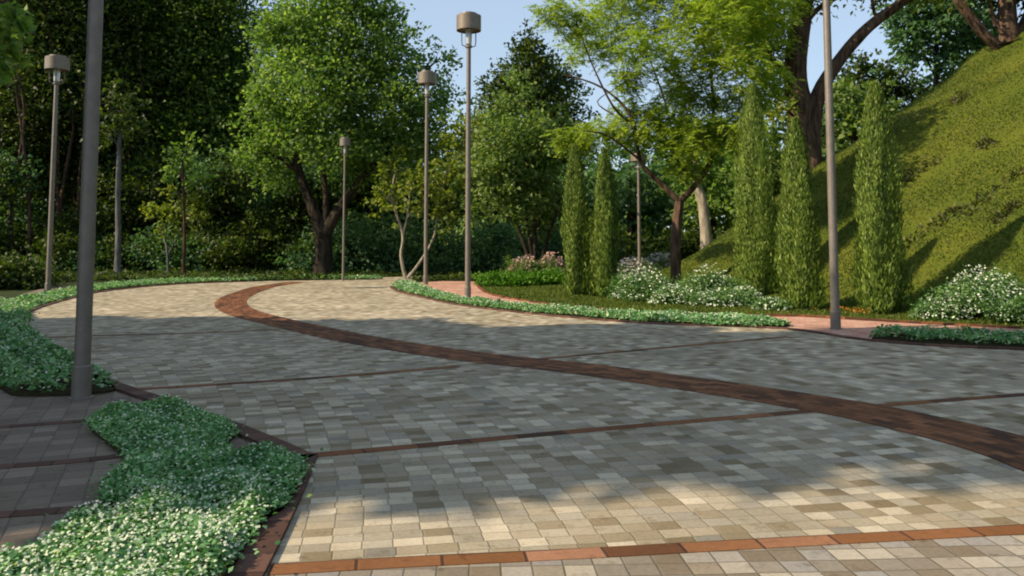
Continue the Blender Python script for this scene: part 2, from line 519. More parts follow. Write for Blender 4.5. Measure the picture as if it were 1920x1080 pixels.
# ---------------------------------------------------------------- ground with the grassed hill
def build_ground():
    ax = np.concatenate([[-700, -300, -120, -60, -40, -25], np.arange(-16, -1, 1.5), np.arange(-1, 34, .33), np.arange(34, 60, 2), [70, 100, 200, 400, 700]])
    ay = np.concatenate([[-300, -100, -40, -20, -8, 0, 5], np.arange(8, 44, .33), np.arange(44, 70, 2), [80, 110, 180, 300, 500, 900]])
    X, Y = np.meshgrid(ax, ay)
    Z = terrain(X, Y)
    Zf = np.where((np.abs(X) > 130) | (Y > 150), Z * 0.6, Z)
    V = np.stack([X, Y, Zf - 0.03], -1).reshape(-1, 3)
    nx, ny = len(ax), len(ay)
    i, j = np.meshgrid(np.arange(nx - 1), np.arange(ny - 1))
    a = (j * nx + i).ravel()
    Q = np.stack([a, a + 1, a + nx + 1, a + nx], 1)
    me = mesh_np('ground', V, Q)
    x, y = V[:, 0], V[:, 1]
    msk = inpoly(x, y, LAWN)
    ed = edgedist(x, y, LAWN)
    fac = np.clip(0.5 + np.where(msk, ed, -ed) / .6, 0, 1)
    at = me.attributes.new('grass', 'FLOAT', 'POINT'); at.data.foreach_set('value', fac.astype(np.float32))
    o = link('ground', me, M_ground, smooth=True)
    o['kind'] = 'structure'; o['label'] = 'grassy hillside rising on the right out of dark woodland floor'
    return o

LAWN = GP([(902, 536), (930, 553), (1050, 572), (1160, 582), (1300, 589), (1500, 591), (1700, 603), (1915, 614), (2300, 640)]) + [(40, 6), (60, 20), (50, 40), (20, 44), (9, 38), (4.4, 36), (2.5, 33), (0.5, 30)]
build_ground()

# ---------------------------------------------------------------- paving
RL = [(590, 872), (576, 853), (450, 800), (330, 757), (212, 716), (130, 672), (64, 626), (42, 601), (66, 582), (130, 562), (205, 546), (330, 534), (450, 529)]
RLw = GP(RL)
left_edge = catmull([(-0.75, -3.0), (-0.98, 1.5), tuple(G(500, 1075)[:2])] + RLw, 5)
RRw = GP([(735, 538), (752, 548), (830, 566), (880, 575), (1000, 589), (1200, 606), (1470, 617), (1640, 640), (1915, 656)]) + [(13.5, 10.6), (19, 8.0), (30, 3)]
right_edge = catmull(RRw, 4)
far_edge = [tuple(G(520, 526.5)[:2]), tuple(G(640, 525)[:2]), (0.2 - 6.5, 37.0), (-4.0, 39), (0.5, 42.5), (3.5, 41.0), (-1.5, 37.5), (-4.2, 35.0)]
road_poly = [tuple(p) for p in left_edge] + far_edge + [tuple(p) for p in right_edge] + [(30, -3)]
sheet('road', road_poly, 0.004, M_road)['label'] = 'cream block paved roadway bending away to the left'

# side walk on the left and the path on the right, both below the beds
sheet('sidewalk', [(-0.85, -3), (-1.05, 1.5), (-1.30, 3.87)] + [(p[0] - .12, p[1] - .02) for p in GP([(590, 872), (576, 853), (450, 800), (330, 757), (212, 716), (130, 672), (64, 626)])]
      + [(-10.8, 16.6), (-10.9, 18), (-12.5, 22), (-14.5, 26.0), (-16.0, 30), (-16.9, 29.6), (-15.5, 25.6), (-13.6, 21.7), (-12.3, 18), (-12.6, 12), (-14, -3)], 0.0005, M_walk)['label'] = 'grey paved side walk left of the planted bed'
path_poly = GP([(760, 531), (830, 527), (892, 528), (902, 545), (930, 556), (1050, 575), (1160, 585), (1300, 592), (1500, 594), (1700, 606), (1915, 617)]) + [(30, 9), (30, 5.5), (19, 8.0), (13.5, 10.6)] + GP([(1915, 657), (1640, 641), (1470, 618), (1200, 607), (1000, 590), (880, 576), (830, 567), (752, 549)])
sheet('footpath', path_poly, 0.0005, M_path)['label'] = 'rose brick footpath between the lawn and the planted verge'

# red brick band and thin dividing lines set in the road
band_px = [(2150, 935), (1915, 845), (1700, 790), (1560, 762), (1300, 721), (1075, 690), (875, 668), (675, 637), (530, 606), (455, 586), (433, 570), (447, 555), (497, 538), (560, 529)]
strip('road_band', catmull(GP(band_px), 8), 0.80, 0.010, M_band, .008, 'wide red brick band curving through the cream road')
lines_px = [[(578, 856), (830, 833), (1100, 808), (1400, 782), (1560, 768)], [(1620, 764), (1770, 752), (1930, 740), (2100, 727)],
            [(255, 731), (420, 721), (640, 706), (860, 688)], [(985, 676), (1200, 657), (1330, 645), (1480, 632)],
            [(60, 634), (250, 628), (400, 624), (520, 618)]]
for l in lines_px:
    strip('road_line', catmull(GP(l), 4), 0.125, 0.008, M_line_dark, .006)
strip('road_line', catmull([tuple(G(x, y)[:2]) for x, y in [(505, 1072), (790, 1056), (1100, 1041), (1400, 1024), (1915, 996), (2200, 980)]], 4), 0.135, 0.012, M_line, .01, 'row of long red bricks across the near end of the road')
ap = [tuple(G(x, y)[:2]) for x, y in [(497, 1078), (790, 1061), (1100, 1046), (1400, 1029), (1915, 1000), (2200, 984)]]
sheet('paving_apron', ap + [(9, 3.5), (9, -2.9), (-.66, -2.9), (-.9, 1.5)], 0.008, M_apron)['label'] = 'greyer worn paving in front of the red brick row'
for l in [[(-100, 808), (60, 797), (200, 786), (330, 775)], [(-120, 886), (0, 876), (130, 866), (260, 852)], [(-150, 978), (0, 966), (100, 959), (240, 946)]]:
    strip('sidewalk_line', catmull(GP(l), 4), 0.12, 0.006, M_kerb, .005)
# brick edging of the road
le = [p for p in left_edge if p[1] < 33]
strip('kerb', le, 0.17, 0.03, M_kerb, .04, 'dark brick kerb along the left side of the road', side=0.085)
strip('kerb', right_edge, 0.10, 0.035, M_kerb, .045, 'thin brick kerb along the right side of the road', side=-0.05)
strip('lawn_edging', catmull(LAWN_EDGE := [tuple(p) for p in GP([(894, 531), (900, 541), (930, 555), (1050, 574), (1160, 584), (1300, 591), (1500, 593), (1700, 605), (1915, 616)])], 4), 0.10, 0.04, M_band, .06, 'red brick edging along the foot of the lawn')

# ---------------------------------------------------------------- planted beds
def ground_cover(name, poly, label, n, h, lsize, nflow, soil_z=0.03, flowers=True, mat=None, fsize=.02, patch=None):
    poly = [tuple(p) for p in catmull(poly, 4, True)]
    sheet('soil_bed', poly, soil_z, M_soil, thick=soil_z + .02)
    p = sample_poly(poly, n)
    k0 = rng.uniform(size=n) < .10
    p = p + rng.normal(size=(n, 2)) * np.where(k0, .07, .012)[:, None]
    ed = edgedist(p[:, 0], p[:, 1], poly)
    x, y = p[:, 0], p[:, 1]
    lump = 0.62 + .22 * np.sin(x * 5.1 + 1.3 * np.sin(y * 3.0)) * np.sin(y * 4.3 + .7) + .16 * np.sin(x * 11 + y * 9)
    hh = h * np.clip(.35 + ed / .18, .35, 1) * np.clip(lump, .3, 1.1)
    z = soil_z + hh * rng.uniform(.25, 1, n) ** .6
    # leaves lean out over the edge
    LV = Leaves()
    d = norm(rng.normal(size=(n, 3)) * [1, 1, .35] + [0, 0, .15])
    nr = norm([0, 0, 1.0] + rng.normal(size=(n, 3)) * .45)
    L = lsize * rng.uniform(.5, 1.6, n)
    LV.add(np.stack([x, y, z], 1), d, nr, L, L * .72, 0, .08)
    if nflow:
        f = sample_poly(poly, nflow)
        if patch is not None:
            f = f[rng.uniform(size=len(f)) < patch(f[:, 0], f[:, 1])]
        k = len(f)
        lump = 0.62 + .22 * np.sin(f[:, 0] * 5.1 + 1.3 * np.sin(f[:, 1] * 3.0)) * np.sin(f[:, 1] * 4.3 + .7) + .16 * np.sin(f[:, 0] * 11 + f[:, 1] * 9)
        edf = edgedist(f[:, 0], f[:, 1], poly)
        fz = soil_z + h * np.clip(.35 + edf / .18, .35, 1) * np.clip(lump, .3, 1.1) + rng.uniform(.005, .03, k)
        fn = norm([0, -.25, 1.0] + rng.normal(size=(k, 3)) * .4)
        t0 = norm(np.cross(fn, rng.normal(size=(k, 3)))); t1 = np.cross(fn, t0)
        fs = fsize * rng.uniform(.7, 1.3, k)
        for a in range(5):
            dd = t0 * math.cos(a * 1.2566) + t1 * math.sin(a * 1.2566)
            LV.add(np.stack([f[:, 0], f[:, 1], fz], 1), dd, fn, fs, fs * .75, 1, .1)
    o = LV.build(name, [mat or L_gc, M_white])
    tag(o, label, 'ground cover', None, 'stuff')
    return o

bedA = GP([(165, 795), (240, 778), (350, 774), (440, 808), (424, 838), (440, 868), (520, 862), (566, 872), (566, 905), (535, 960), (500, 985), (455, 1040), (420, 1095)]) + [(-1.45, 2.9), (-2.6, 3.0), (-2.75, 3.7)] + GP([(15, 1075), (110, 1010), (235, 970), (190, 950), (200, 912), (250, 880), (215, 845)])
ground_cover('ground_cover', bedA, 'white flowering ground cover spilling over the near bed beside the road', 52000, .15, .029, 6500, fsize=.0085,
             patch=lambda x, y: np.clip(1.0 - (y - 4.4) * .9, .16, 1))
bedB = [(-14, 21.0)] + GP([(-120, 580), (20, 572), (56, 596), (50, 612), (74, 640), (140, 684), (206, 722), (196, 738), (40, 744), (0, 730), (-60, 715)]) + [(-10.5, 10.5), (-13.5, 14)]
ground_cover('ground_cover', bedB, 'shaded dark green ground cover in the bed behind the nearest lamp post', 44000, .24, .052, 3500, fsize=.012)
bedC = GP([(40, 592), (66, 578), (130, 560), (200, 544), (320, 533), (440, 528), (560, 525.5), (700, 524.5), (700, 521.5), (560, 522), (380, 524), (260, 530), (190, 536), (110, 549), (20, 566), (10, 580)])
ground_cover('ground_cover', bedC, 'low green planting edging the far left curve of the road', 22000, .13, .07, 1000, fsize=.016)
bedD = GP([(738, 537), (756, 547), (832, 565), (882, 574), (1000, 588), (1200, 605), (1380, 614), (1466, 614), (1464, 608), (1300, 599), (1150, 592), (1000, 581), (900, 570), (835, 555), (800, 543), (775, 534), (750, 532)])
ground_cover('ground_cover', bedD, 'narrow green verge planting between the road and the rose footpath', 34000, .17, .058, 2600, fsize=.016)
bedE = GP([(1640, 634), (1660, 638), (1915, 653)]) + [(13.4, 10.7), (18.9, 8.1), (19.3, 8.6), (13.8, 11.4)] + GP([(1915, 637), (1750, 630), (1650, 628)])
ground_cover('ground_cover', bedE, 'shaded green verge planting right of the right-hand lamp post', 16000, .20, .055, 500, fsize=.014)

# ---------------------------------------------------------------- lamp posts
def lamp_post(px, py, label, first=[], sc=1.0, d=None):
    g = G(px, py) if d is None else np.array([(px - PPX) / F * d, d, -.03])
    if not first:
        root = empty('lamp_post', g, label, 'lamp post', 'drum-headed lamp posts')
        b = MB(); b.lathe([(.12, 0), (.12, .015), (.094, .02), (.093, .33), (.088, .34), (.07, .345)], sides=24); b.build('base_sleeve', M_pole, root, smooth=False)
        b = MB(); b.lathe([(.079, .32), (.074, 4), (.064, 7.28), (.10, 7.30), (.10, 7.36), (.055, 7.38)], sides=20); b.build('pole', M_pole, root)
        b = MB(); b.lathe([(.02, 7.38), (.085, 7.40), (.095, 7.6), (.095, 7.84), (.03, 7.85)], sides=16); b.build('lens', M_lens, root)
        for k in range(4):
            a = k * math.pi / 2 + .35
            b = MB(); c, s = math.cos(a), math.sin(a)
            b.tube([(.09 * c, .09 * s, 7.32), (.20 * c, .20 * s, 7.36), (.215 * c, .215 * s, 7.48), (.215 * c, .215 * s, 7.85)], [.016] * 4, 6)
            b.build('bracket_rod', M_pole, root)
        b = MB(); b.lathe([(.0, 7.86), (.33, 7.855), (.335, 7.80), (.362, 7.80), (.362, 8.24), (.25, 8.255), (.245, 8.31), (.0, 8.315)], sides=36); sh = b.build('lamp_shade', M_shade, root)
        first.append(root)
        return root
    src = first[0]
    r = src.copy(); COL.objects.link(r); r.location = g; r['label'] = label; r.scale = (1 if sc > .9 else .62, 1 if sc > .9 else .62, sc)
    for ch in src.children:
        c = ch.copy(); COL.objects.link(c); c.parent = r
    return r

lamp_post(877, 560, 'tall lamp post standing in the green verge, its drum head against open sky')
lamp_post(152, 747, 'thick shaded lamp post on the grey walk, its head above the photo')
lamp_post(90, 549, 'lamp post with pale drum head against the dark trees on the left', sc=.925)
lamp_post(798, 533, 'slender lamp post at the tip of the verge, head against green leaves')
lamp_post(1567, 617, 'lamp post on the rose footpath in front of the cypresses, its head above the photo')
lamp_post(645, 523, 'distant small lamp post right of the forked dark tree', d=33.9, sc=.735)

# one more lamp behind the lawn
def far_lamp():
    src = [o for o in COL.objects if o.name == 'lamp_post'][0]
    r = src.copy(); COL.objects.link(r)
    p = P(1199, 478, 33); r.location = (p[0], 33, TZ(p[0], 33) - .03)
    r.scale = (.9, .9, .62)
    r['label'] = 'short lamp post behind the lawn, half hidden by the feathery tree'
    for ch in src.children:
        c = ch.copy(); COL.objects.link(c); c.parent = r
far_lamp()

# ---------------------------------------------------------------- cypresses
def cypress(px, pyb, pyt, wpx, label, d=None):
    if d is None:
        for d in np.arange(12, 34, .02):
            q = P(px, pyb, d)
            if q[2] < TZ(q[0], d) - .02: break
        d = float(d)
    base = P(px, pyb, d); base[2] = TZ(base[0], d) - .05
    H = P(px, pyt, d)[2] - base[2]
    Rm = wpx * d / F / 2 * .86
    root = empty('cypress', base, label, 'cypress', 'columnar cypresses on the lawn')
    b = MB(); b.tube([(0, 0, -.05), (.02, 0, H * .3), (0, .02, H * .8)], [.09, .07, .02], 8, .1); b.build('trunk', B_brown, root)
    def prof(t):
        return Rm * np.clip((t + .012) / .05, .3, 1) ** .4 * np.clip(1 - np.clip((t - .30) / .72, 0, 1) ** 2.0, 0, 1) ** .75
    ph = rng.uniform(0, 6.28, 5)
    def lum(a, t):
        return 1 + .17 * np.sin(3 * a + ph[0] + 3 * t) + .13 * np.sin(5 * a + ph[1] - 6 * t) + .10 * np.sin(14 * t + ph[2] + 2 * a) + .06 * np.sin(31 * t + ph[3] + 4 * a)
    LV = Leaves()
    n = 20000
    t = rng.uniform(0, 1, n) ** 1.1; a = rng.uniform(0, 6.283, n)
    rr = prof(t) * lum(a, t) * rng.uniform(.70, 1.06, n) * np.where(rng.uniform(size=n) < .04, 1.14, 1)
    lean = np.sin(t * 2.2 + ph[4]) * .05
    pos = np.stack([rr * np.cos(a) + lean, rr * np.sin(a), t * H], 1)
    out = np.stack([np.cos(a), np.sin(a), np.zeros(n)], 1)
    d_ = norm(out * .28 + [0, 0, 1] + rng.normal(size=(n, 3)) * .22)
    nr = norm(out + rng.normal(size=(n, 3)) * .5)
    L = rng.uniform(.06, .19, n) * (1 - .3 * t)
    LV.add(pos, d_, nr, L, L * .21, 0, .1)
    # dense dark inside so the column does not let light straight through
    sd = 14; rings = 26
    ev = []; eq = []
    for i in range(rings):
        tt = i / (rings - 1) * .985
        for k in range(sd):
            aa = 2 * math.pi * k / sd
            r_ = float(prof(np.array(tt)) * lum(aa, tt)) * .74
            ev.append((r_ * math.cos(aa) + math.sin(tt * 2.2 + ph[4]) * .05, r_ * math.sin(aa), tt * H + .05))
    for i in range(rings - 1):
        for k in range(sd):
            k2 = (k + 1) % sd
            eq.append((i * sd + k, i * sd + k2, (i + 1) * sd + k2, (i + 1) * sd + k))
    LV.build('foliage', [L_cyp], root, extra=(np.array(ev), np.array(eq), 0))
cypress(1082, 553, 275, 52, 'leftmost slim cypress at the tip of the lawn')
cypress(1132, 557, 282, 54, 'slim cypress right beside the leftmost one, left of the white flowers')
cypress(1422, 553, 160, 80, 'tall cypress just right of the white flowering bushes')
cypress(1503, 580, 225, 74, 'cypress in front of the big trunk, left of the lamp post')
cypress(1656, 585, 160, 88, 'broad cypress standing alone right of the lamp post')

# ---------------------------------------------------------------- trees
def limb_path(a, b, n=6, sag=.12, jit=.06):
    a = np.asarray(a, float); b = np.asarray(b, float)
    L = np.linalg.norm(b - a); pts = []
    j = rng.normal(size=3) * jit * L
    for i in range(n + 1):
        t = i / n
        p = a * (1 - t) + b * t
        p = p + np.array([0, 0, 1]) * sag * L * math.sin(math.pi * t) * .6 + j * math.sin(math.pi * t) + rng.normal(size=3) * .012 * L * (0 < i < n)
        pts.append(p)
    return pts

def tree(name, label, base, stems, clumps, leafm, barkm, leaf=(.28, .17), k=2.2, group=None, spray=9, spread=.16, up=.5, droop=0., hole=0., limbs=True, depth=.9, limb_r=.07, cat='tree', flat=1.0, sides=9, rag=1.0):
    base = np.asarray(base, float)
    root = empty(name, base, label, cat, group)
    b = MB(); allp = []
    for pts, r0, r1 in stems:
        pp = catmull(pts, 4)
        rad = [r0 + (r1 - r0) * (i / (len(pp) - 1)) ** .8 for i in range(len(pp))]
        if np.linalg.norm(pp[0] - base) < .6: rad[0] *= 1.35; rad[1] *= 1.12
        b.tube(pp, rad, sides, .07)
        allp += [(p, r) for p, r in zip(pp, rad)]
    if limbs:
        for c, r, *_ in clumps:
            c = np.asarray(c)
            cand = [(np.linalg.norm(p - c) + (2.5 if p[2] > c[2] - .2 else 0) + (1.5 if i < 2 else 0), p, q) for i, (p, q) in enumerate(allp)]
            dist, p, q = min(cand, key=lambda t: t[0])
            end = c + [0, 0, float(np.mean(r)) * .2]
            pts = limb_path(p, end, 6)
            rr = min(q * .6, limb_r + .012 * np.linalg.norm(end - p))
            b.tube(pts, [rr * (1 - .8 * i / 6) for i in range(7)], 6, .05)
            rm = float(np.mean(r))
            for _ in range(4):
                e2 = end + rdir(1)[0] * rm * .8 * np.array([1, 1, .8])
                b.tube(limb_path(pts[4], e2, 4), [rr * .34, rr * .28, rr * .2, rr * .14, rr * .06], 5, .05)
    b.build('trunk', barkm, root, base)
    LV = Leaves()
    for c, r, *o in clumps:
        kk = o[0] if o else 1.0
        r3 = np.asarray(r, float) * np.ones(3)
        clump(LV, c, r3 * [1, depth, flat], nleaf(float(r3.mean()), leaf[0], leaf[1], k * kk), leaf[0], leaf[1], spray, spread, up, droop, hole=hole, rag=rag)
    LV.build('crown', [leafm], root, base)
    return root

def pc(lst, d, jit=1.5):
    """crown boughs given as (px, py, radius px[, density]) around depth d"""
    out = []
    for q in lst:
        px, py, r = q[:3]
        dd = d + rng.uniform(-jit, jit)
        out.append((P(px, py, dd), r * dd / F) + ((q[3],) if len(q) > 3 else ()))
    return out

def gb(px, d):
    x = (px - PPX) / F * d * 1.0
    p = P(px, 455, d)
    return np.array([p[0], d, TZ(p[0], d) - .04])

def stem(d, pts, r0, r1, start=None):
    pp = [P(x, y, d + (q[0] if q else 0)) for x, y, *q in pts]
    if start is not None: pp = [start] + pp
    return (pp, r0, r1)

DG = 'dark trees of the left wood'
# the dark wood on the left
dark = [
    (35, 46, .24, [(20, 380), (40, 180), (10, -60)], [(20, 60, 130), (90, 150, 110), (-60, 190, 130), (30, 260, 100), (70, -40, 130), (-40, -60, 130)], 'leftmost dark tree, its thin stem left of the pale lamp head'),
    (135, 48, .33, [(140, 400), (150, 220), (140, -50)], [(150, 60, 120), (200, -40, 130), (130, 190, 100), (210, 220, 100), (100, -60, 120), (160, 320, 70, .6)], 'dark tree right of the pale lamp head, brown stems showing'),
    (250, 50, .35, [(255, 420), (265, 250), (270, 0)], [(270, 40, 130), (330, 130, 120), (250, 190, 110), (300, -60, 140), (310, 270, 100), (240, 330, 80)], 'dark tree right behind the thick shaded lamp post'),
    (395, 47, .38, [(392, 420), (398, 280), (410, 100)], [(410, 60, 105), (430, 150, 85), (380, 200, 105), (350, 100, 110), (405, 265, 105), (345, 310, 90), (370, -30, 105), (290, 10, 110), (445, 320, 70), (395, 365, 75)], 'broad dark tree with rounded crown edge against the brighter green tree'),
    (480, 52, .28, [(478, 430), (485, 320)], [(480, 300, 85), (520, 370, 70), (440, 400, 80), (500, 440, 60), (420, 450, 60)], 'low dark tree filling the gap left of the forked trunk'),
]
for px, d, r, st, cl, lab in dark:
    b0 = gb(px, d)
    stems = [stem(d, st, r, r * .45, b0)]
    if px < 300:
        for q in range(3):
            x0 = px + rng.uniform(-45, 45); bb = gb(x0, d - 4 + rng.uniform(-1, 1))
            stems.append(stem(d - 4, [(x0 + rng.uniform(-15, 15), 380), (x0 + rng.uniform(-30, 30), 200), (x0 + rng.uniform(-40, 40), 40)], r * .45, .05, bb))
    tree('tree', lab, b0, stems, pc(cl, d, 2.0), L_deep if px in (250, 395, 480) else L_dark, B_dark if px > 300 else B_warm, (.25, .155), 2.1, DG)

# understorey trees in front of the dark wood
d = 38; b0 = gb(318, d)
tree('tree', 'small yellow green understorey tree in front of the dark wood', b0, [stem(d, [(312, 460), (300, 420)], .06, .03, b0), stem(d, [(335, 440), (350, 410)], .05, .02, P(314, 480, d))],
     pc([(290, 395, 26, .5), (335, 400, 30, .6), (370, 410, 22, .5), (310, 430, 24, .4), (325, 350, 20, .3), (255, 180, 18, .25), (310, 235, 22, .3), (435, 255, 20, .3)][:5], d, .6), L_yel, B_grey, (.17, .11), 1.5, hole=.3)
d = 36; b0 = gb(222, d)
tree('tree', 'slim tree with straight grey stem right of the thick shaded lamp post', b0, [stem(d, [(222, 450), (221, 370), (225, 250)], .15, .09, b0)],
     pc([(240, 240, 40, .5), (200, 260, 36, .5), (225, 200, 45, .6)], d, .8), L_dark, B_grey, (.22, .14), 1.5, hole=.2)
d = 37; b0 = gb(346, d)
tree('tree', 'slim dark sapling between the yellow green tree and the broad dark tree', b0, [stem(d, [(346, 450), (345, 390), (342, 300)], .09, .05, b0)],
     pc([(345, 290, 34, .5), (320, 320, 26, .4), (375, 330, 26, .4)], d, .8), L_mid, B_brown, (.22, .14), 1.5, hole=.3)

# forked mid-green tree
d = 38; b0 = gb(606, d)
F1 = P(606, 445, d)
tree('tree', 'large mid green tree with dark forked trunk behind the far end of the road', b0,
     [([b0, P(607, 490, d), F1], .50, .40), stem(d, [(585, 385), (560, 320), (540, 230)], .36, .12, F1), stem(d, [(632, 400), (665, 350), (700, 310), (735, 240)], .33, .11, F1), stem(d, [(612, 380), (605, 290), (620, 140)], .22, .07, F1)],
     pc([(585, 40, 78), (505, 60, 45), (500, 180, 45), (850, 265, 45, .7), (660, 55, 88), (720, 35, 40), (545, 130, 66), (610, 150, 90), (690, 150, 85), (765, 195, 72), (822, 120, 42, .45), (835, 185, 40, .6), (600, 235, 80), (690, 245, 85), (790, 265, 66), (530, 240, 66), (520, 310, 50), (690, 315, 40), (480,290,40), (640, -40, 100), (735, 110, 55), (560, 60, 50)], d, 2.2),
     L_mid, B_dark, (.21, .14), 1.9, hole=.25)

# pale slender V-stemmed tree
d = 35.5; b0 = gb(762, d)
tree('tree', 'small tree with pale slender V shaped stems at the far road bend', b0,
     [stem(d, [(752, 480), (755, 440), (735, 370), (742, 320)], .09, .04, b0), stem(d, [(790, 488), (815, 440), (822, 380), (840, 320)], .08, .03, b0), stem(d, [(765, 400), (770, 340)], .05, .03, P(755, 440, d))],
     pc([(740, 330, 42, .6), (800, 350, 38, .6), (850, 320, 45, .8), (835, 395, 30, .6), (770, 400, 26, .4), (720, 370, 30, .5), (870, 250, 40, .7)], d, 1.0),
     L_yel, B_pale, (.22, .14), 1.7, hole=.35)

# grey leaning trunk behind
d = 46; b0 = gb(700, d)
tree('tree', 'tree with grey leaning trunk right of the forked dark tree', b0,
     [stem(d, [(690, 470), (680, 410), (688, 360), (680, 300)], .30, .16, b0)],
     pc([(690, 290, 70), (760, 330, 60), (640, 300, 60), (730, 400, 45, .5)], d, 1.5), L_blue, B_grey, (.32, .2), 1.7, hole=.3)

# dark tree with pointed top behind
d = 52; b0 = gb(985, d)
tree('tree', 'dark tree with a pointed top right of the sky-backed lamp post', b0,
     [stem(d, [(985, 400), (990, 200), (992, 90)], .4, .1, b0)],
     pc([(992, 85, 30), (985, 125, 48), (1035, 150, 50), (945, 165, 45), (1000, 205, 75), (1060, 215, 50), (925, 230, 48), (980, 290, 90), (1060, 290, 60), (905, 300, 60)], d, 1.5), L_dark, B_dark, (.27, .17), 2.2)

# lighter multi-stem tree
d = 34; b0 = gb(1005, d); b0[1] = d
tree('tree', 'fresh green many-stemmed small tree behind the pink flowers', b0,
     [stem(d, [(975, 435), (955, 380), (950, 280)], .10, .04, b0), stem(d, [(1003, 430), (1005, 350), (1000, 250)], .11, .04, b0), stem(d, [(1030, 435), (1045, 390), (1035, 300)], .10, .04, b0), stem(d, [(990, 430), (985, 360)], .08, .04, b0)],
     pc([(945, 215, 45, .8), (985, 265, 55), (925, 280, 50), (1020, 300, 50), (950, 330, 50), (1005, 355, 50), (905, 330, 36, .7), (1040, 375, 40), (960, 385, 40), (975, 170, 36, .6), (1035, 240, 42, .7), (890, 395, 34, .6), (1010, 410, 35)], d, 1.3),
     L_pale, B_dark, (.20, .13), 1.9, hole=.25)

# feathery light green tree on the lawn
d = 26; b0 = gb(1266, d)
F1 = P(1274, 378, d)
def feathery():
    root = empty('tree', b0, 'feathery light green tree with Y forked trunk standing on the lawn', 'tree')
    b = MB()
    st = [([b0, P(1267, 450, d), F1], .185, .155),
          stem(d, [(1240, 345), (1200, 300), (1185, 220), (1130, 165), (1060, 140)], .10, .02, F1),
          stem(d, [(1310, 340), (1336, 290), (1338, 220), (1330, 120), (1300, 40)], .11, .03, F1),
          stem(d, [(1270, 300, .6), (1250, 200, 1), (1210, 90, 1.2)], .07, .02, P(1310, 340, d)),
          stem(d, [(1150, 200, -.6), (1110, 120, -.8), (1080, 40, -1)], .05, .015, P(1188, 235, d)),
          stem(d, [(1390, 200, .4), (1430, 110, .6)], .05, .015, P(1337, 250, d)),
          stem(d, [(1140, 255, -1), (1090, 245, -1.4)], .045, .01, P(1200, 300, d)),
          stem(d, [(1120, 190, .4), (1165, 160, .6)], .03, .01, P(1150, 215, d))]
    for pts, r0, r1 in st:
        pp = catmull(pts, 4)
        b.tube(pp, [r0 + (r1 - r0) * i / (len(pp) - 1) for i in range(len(pp))], 8, .05)
    masses = [(1080, 40, 55, 26), (1150, 25, 70, 40), (1240, 30, 80, 42), (1330, 40, 80, 42), (1420, 50, 75, 45), (1120, 85, 70, 30), (1210, 95, 80, 36), (1300, 115, 75, 34), (1390, 125, 70, 38), (1040, 20, 45, 20),
              (1180, 150, 40, 18), (1270, 165, 45, 22), (1090, 262, 50, 20), (1140, 240, 55, 20), (1190, 255, 45, 22), (1060, 255, 30, 14), (1240, 260, 50, 28), (1300, 265, 50, 30), (1370, 250, 45, 28), (1285, 310, 40, 24), (1220, 215, 40, 20), (1250, 215, 60, 35), (1330, 235, 60, 35), (1400, 250, 45, 35), (1300, 175, 50, 28), (1175, 205, 34, 20), (1400, 190, 45, 28), (1450, 150, 40, 28),
              (1200, -30, 90, 40), (1320, -30, 100, 45), (1430, -10, 90, 45), (1350, 190, 30, 16)]
    LV = Leaves()
    for px, py, rx, rz in masses:
        dd = d + rng.uniform(-1.6, 1.6)
        c = P(px, py, dd); rx = rx * dd / F; rz = rz * dd / F
        b.tube(limb_path(P(px, py + 10, dd), c + rdir(1)[0] * rx * .7, 4), [.025, .02, .015, .01, .005], 5)
        rz *= 1.35; nf = int(185 * rx * rx + 45)      # fronds
        dirs = rdir(nf); pos = c + dirs * np.array([rx, rx * 1.1, rz]) * (rng.uniform(0, 1, nf) ** .45)[:, None]
        az = rng.uniform(0, 6.283, nf)
        ax = np.stack([np.cos(az), np.sin(az), rng.uniform(-.8, .35, nf)], 1)
        FL = rng.uniform(.22, .44, nf)
        m = 9
        for q in range(m):       # leaflets in pairs along the frond
            s = (q + .5) / m
            pp = pos + ax * (FL * s)[:, None] + np.array([0, 0, -1]) * (FL * s * s * .35)[:, None]
            side = norm(np.cross(ax, [0, 0, 1.0]))
            for sg in (-1, 1):
                LV.add(pp, side * sg + ax * .45 + rng.normal(size=(nf, 3)) * .15, np.array([-.25, -.45, .8]) + rng.normal(size=(nf, 3)) * .5, FL * .36 * (1 - .5 * abs(s - .45)), FL * .125, 0, .05)
    b.build('trunk', B_warm, root, b0)
    LV.build('crown', [L_fresh], root, b0)
feathery()

# big old tree on the hill
d = 31.5
x0 = P(1512, 330, d)[0]; b0 = np.array([x0, d, TZ(x0, d) - .1])
F1 = P(1500, 205, d)
tree('tree', 'big old tree with rough thick trunk behind the cypresses on the hill', b0,
     [([b0, P(1512, 300, d), P(1500, 250, d), F1, P(1492, 130, d), P(1500, 40, d), P(1515, -60, d)], .62, .38),
      stem(d, [(1528, 200), (1562, 130), (1605, 75), (1655, 30), (1720, -15)], .36, .17, P(1520, 310, d)),
      stem(d, [(1455, 120), (1420, 85), (1370, 60)], .2, .05, P(1490, 165, d)),
      stem(d, [(1530, 20), (1570, -5)], .16, .08, P(1497, 60, d)),
      stem(d, [(1640, 25), (1632, -20)], .10, .05, P(1650, 35, d))],
     pc([(1420, 30, 70), (1380, 90, 55), (1450, 90, 50), (1440, 165, 45, .7), (1400, -20, 80), (1500, -70, 90), (1340, 20, 65), (1600, -55, 60), (1700, -60, 60), (1560, -20, 22, .4), (1660, 0, 18, .4), (1470, 210, 28, .6), (1780, -70, 70)], d, 1.8), L_yel, B_warm, (.24, .13), 1.7, hole=.25)

